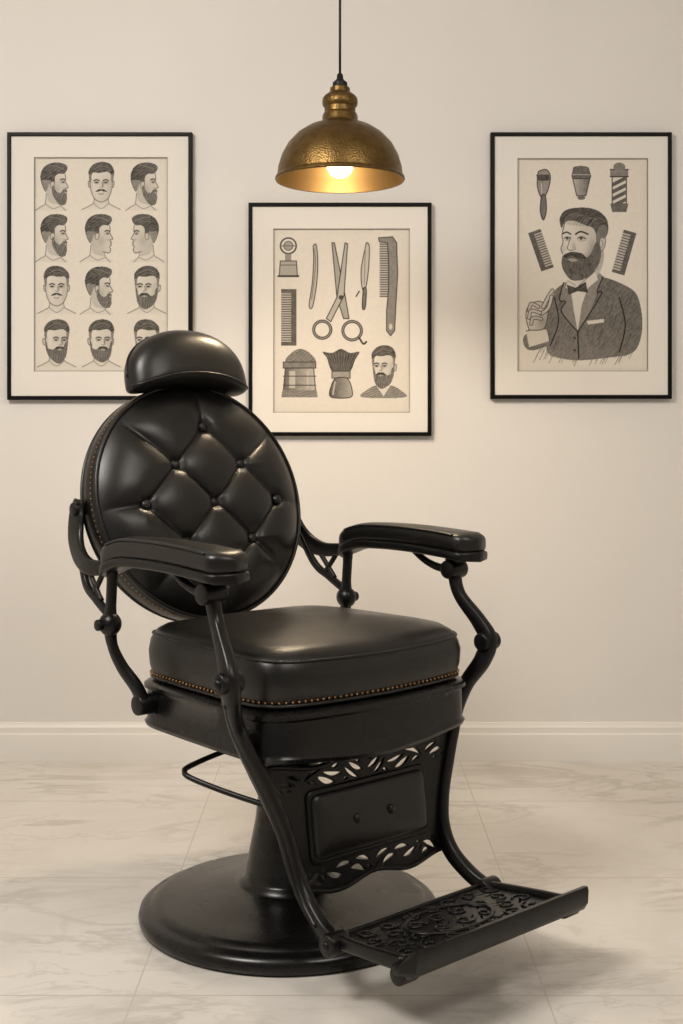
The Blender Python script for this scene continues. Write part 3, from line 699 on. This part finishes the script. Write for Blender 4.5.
def densify(P,n=3):
    out=[]
    for i in range(len(P)):
        a=P[i];b_=P[(i+1)%len(P)]
        for k in range(n): out.append((a[0]+(b_[0]-a[0])*k/n,a[1]+(b_[1]-a[1])*k/n))
    return out
def scatter(bands,tries,gap,seed,lens=(.018,.05)):
    g=random.Random(seed); kept=[]; kd=[]
    for (x0,x1,y0,y1,ww) in bands:
        for k in range(tries):
            f=1-k/tries
            l=lens[0]+(lens[1]-lens[0])*f*g.uniform(.7,1); x=g.uniform(0,x1); y=g.uniform(y0,y1)
            ang=.9*math.sin(x*62+ (1.2 if y>(y0+y1)/2 else 0))+g.uniform(-.15,.15)
            c=leaf(x,y,l,ww*g.uniform(.7,1.1)*(.6+.4*f),ang,g.choice((-.35,.35,.2)))
            if any(p[1]<y0 or p[1]>y1 or p[0]>x1 or p[0]<.003 for p in c): continue
            cd_=np.array(densify(c,3))
            if any((np.hypot(cd_[:,None,0]-o[None,:,0],cd_[:,None,1]-o[None,:,1]).min()<gap) for o in kd): continue
            kept.append(c); kd.append(cd_)
    return kept+[[(-x,y) for x,y in reversed(c)] for c in kept]
holes=scatter([(0,.240,PH-.052,PH-.012,.0085),(0,.188,.002,.036,.0078)],1500,.0036,5,(.014,.058))
filled2d('calf_panel',outer,holes,.007,.0008,pm,m_iron,ch)
sweep('calf_panel_rim_top',[pm(halfw(PH)*(1-2*i/32),topy(1-2*i/32),.003) for i in range(33)],.010,.014,m_iron,ch,ref=pn,smoothpath=False)
sweep('calf_panel_rim_bottom',[pm(halfw(0)*(1-2*i/32),-.008+.008*math.cos((1-2*i/32)*2*math.pi),.003) for i in range(33)],.009,.013,m_iron,ch,ref=pn,smoothpath=False)
def rrect(hw,hh,cy,r,n=8):
    o=[]
    for cx_,cy_,a_ in ((hw-r,hh-r,0),(-hw+r,hh-r,90),(-hw+r,-hh+r,180),(hw-r,-hh+r,270)):
        for i in range(n+1):
            a=math.radians(a_+90*i/n); o.append((cx_+r*math.cos(a),cy+cy_+r*math.sin(a)))
    return o
cyp=PH*.5-.006; HWp,HHp=.160,.066
rings=[]
for ins,h in ((-.006,0),(-.006,.008),(-.003,.011),(0,.010),(.002,.010)): rings.append([pm(x,y,h) for x,y in rrect(HWp-ins,HHp-ins,cyp,.018)])
loft('calf_panel_bezel',rings,m_iron,ch)
rings=[]
for k,(ins,h) in enumerate(((.003,.006),(.003,.010),(.006,.0155),(.012,.0185),(.022,.021),(.035,.0225),(.050,.023))): rings.append([pm(x,y,h) for x,y in rrect(HWp-ins,HHp-ins,cyp,max(.018-ins*.3,.006))])
loft('calf_panel_leather',rings,m_leather,ch)
for i in range(2): ball('calf_panel_button_%d'%(i+1),pm(-.050+.094*i,cyp,.023),(.006,.010,.010),m_leather,ch,18)

# footrest
f0=Vector((.380,0,.112)); f1=Vector((.588,0,.130)); fd=(f1-f0); FL=fd.length; fd.normalize(); fn=fd.cross(Vector((0,1,0))).normalized()
if fn.z<0: fn=-fn
def fm(x,y,z): return f0+Vector((0,1,0))*x+fd*y+fn*z
h2=scatter([(0,.190,.018,.178,.0040)],1500,.008,11,(.016,.040))
filled2d('footrest_plate',[(-.198,-.01),(.198,-.01),(.215,.10),(.205,FL-.01),(-.205,FL-.01),(-.215,.10)],h2,.010,.001,fm,m_iron,ch)
def spiral(cx,cy,r,turn,a0_,sg=1): return [fm(cx+r*(1-.8*t/24)*math.cos(a0_+sg*turn*t/24),cy+r*(1-.8*t/24)*math.sin(a0_+sg*turn*t/24),.007) for t in range(25)]
k=0
for x in (-.17,-.115,-.058,0,.058,.115,.17):
    for y in (.035,.080,.125,.168):
        k+=1; tube('footrest_scroll_%d'%k,spiral(x+(.015 if k%2 else -.01),y,.021,7.0,k*1.3,1 if k%2 else -1),.0024,m_iron,ch,smoothpath=False,segs=6,ref=fn)
tube('footrest_medallion',[fm(.10*math.cos(2*math.pi*i/40),.10+.065*math.sin(2*math.pi*i/40),.007) for i in range(40)],.0035,m_iron,ch,closed=True,smoothpath=False,ref=fn)
for y in (.004,.190): sweep('footrest_rib_%d'%int(y*1000),[fm(-.200,y,.004),fm(0,y,.004),fm(.200,y,.004)],.010,.016,m_iron,ch,ref=fn)
for s,nm in ((-1,'right'),(1,'left')):
    sweep('footrest_side_'+nm,[fm(s*.206,-.005,.002),fm(s*.218,.10,.004),fm(s*.220,FL-.01,.004)],[.026,.024,.028],.018,m_iron,ch)
rings=[]
for i in range(41):
    t=-1+2*i/40; x=.250*t; e=1 if abs(t)<.95 else math.sqrt(max(.10,1-((abs(t)-.95)/.05)**2*.9))
    r=[]
    for (dy,dz) in ((-.026,.000),(-.022,.006),(-.006,.012),(.016,.022),(.034,.036),(.044,.036),(.046,.028),(.042,.004),(.030,-.010),(.004,-.016),(-.020,-.016),(-.026,-.010)):
        r.append(fm(x,FL+dy*e*.9,dz*e+.002))
    rings.append(r)
loft('footrest_toe_bar',rings,m_iron,ch,sharp=50)
for s,nm in ((-1,'right'),(1,'left')): cyl('toe_bar_end_'+nm,fm(s*.205,FL-.004,-.008),fm(s*.246,FL-.004,-.008),.017,m_iron,ch)
tube('pump_lever',[(-.02,-.05,.385),(-.01,-.16,.385),(0,-.262,.372),(.012,-.285,.366),(.035,-.285,.358),(.10,-.250,.338),(.175,-.205,.318)],.0058,m_iron,ch,sm=10)
ball('pump_lever_tip',(.180,-.202,.317),(.010,.010,.008),m_iron,ch)

# ------------------------------------------------------------------ lights
def area(name,loc,target,size,power,color):
    l=bpy.data.lights.new(name,'AREA'); l.shape='RECTANGLE'; l.size=size[0]; l.size_y=size[1]; l.energy=power; l.color=color
    o=bpy.data.objects.new(name,l); col.objects.link(o); o.location=loc
    o.rotation_euler=(Vector(target)-Vector(loc)).to_track_quat('-Z','Y').to_euler(); return o
area('ceiling_softbox',(-1.3,1.4,2.7),(-.1,3.1,.4),(.9,.9),80,(1,.94,.865))
area('ceiling_fill',(1.1,1.1,2.7),(.2,3.1,.6),(.9,.9),28,(1,.94,.865))
sl=bpy.data.lights.new('bulb_light','SPOT'); sl.energy=20; sl.color=(1,.79,.53); sl.shadow_soft_size=.035; sl.spot_size=math.radians(178); sl.spot_blend=1.0
po=bpy.data.objects.new('bulb_light',sl); col.objects.link(po); po.location=(0,0,-.035); po.parent=lamp
p2=bpy.data.lights.new('bulb_glow','POINT'); p2.energy=2.6; p2.color=(1,.77,.50); p2.shadow_soft_size=.035
po=bpy.data.objects.new('bulb_glow',p2); col.objects.link(po); po.location=(0,0,-.036); po.parent=lamp
w=bpy.data.worlds.new('world'); S.world=w; w.use_nodes=True
w.node_tree.nodes['Background'].inputs[0].default_value=(1,.95,.89,1); w.node_tree.nodes['Background'].inputs[1].default_value=.21

# ------------------------------------------------------------------ camera
cd=bpy.data.cameras.new('camera'); cam=bpy.data.objects.new('camera',cd); col.objects.link(cam)
cam.location=(0,0,1.04); cam.rotation_euler=(math.radians(90),0,0)
cd.sensor_fit='VERTICAL'; cd.sensor_height=36; cd.lens=36*1250/1024; cd.shift_y=-72/1024
S.camera=cam
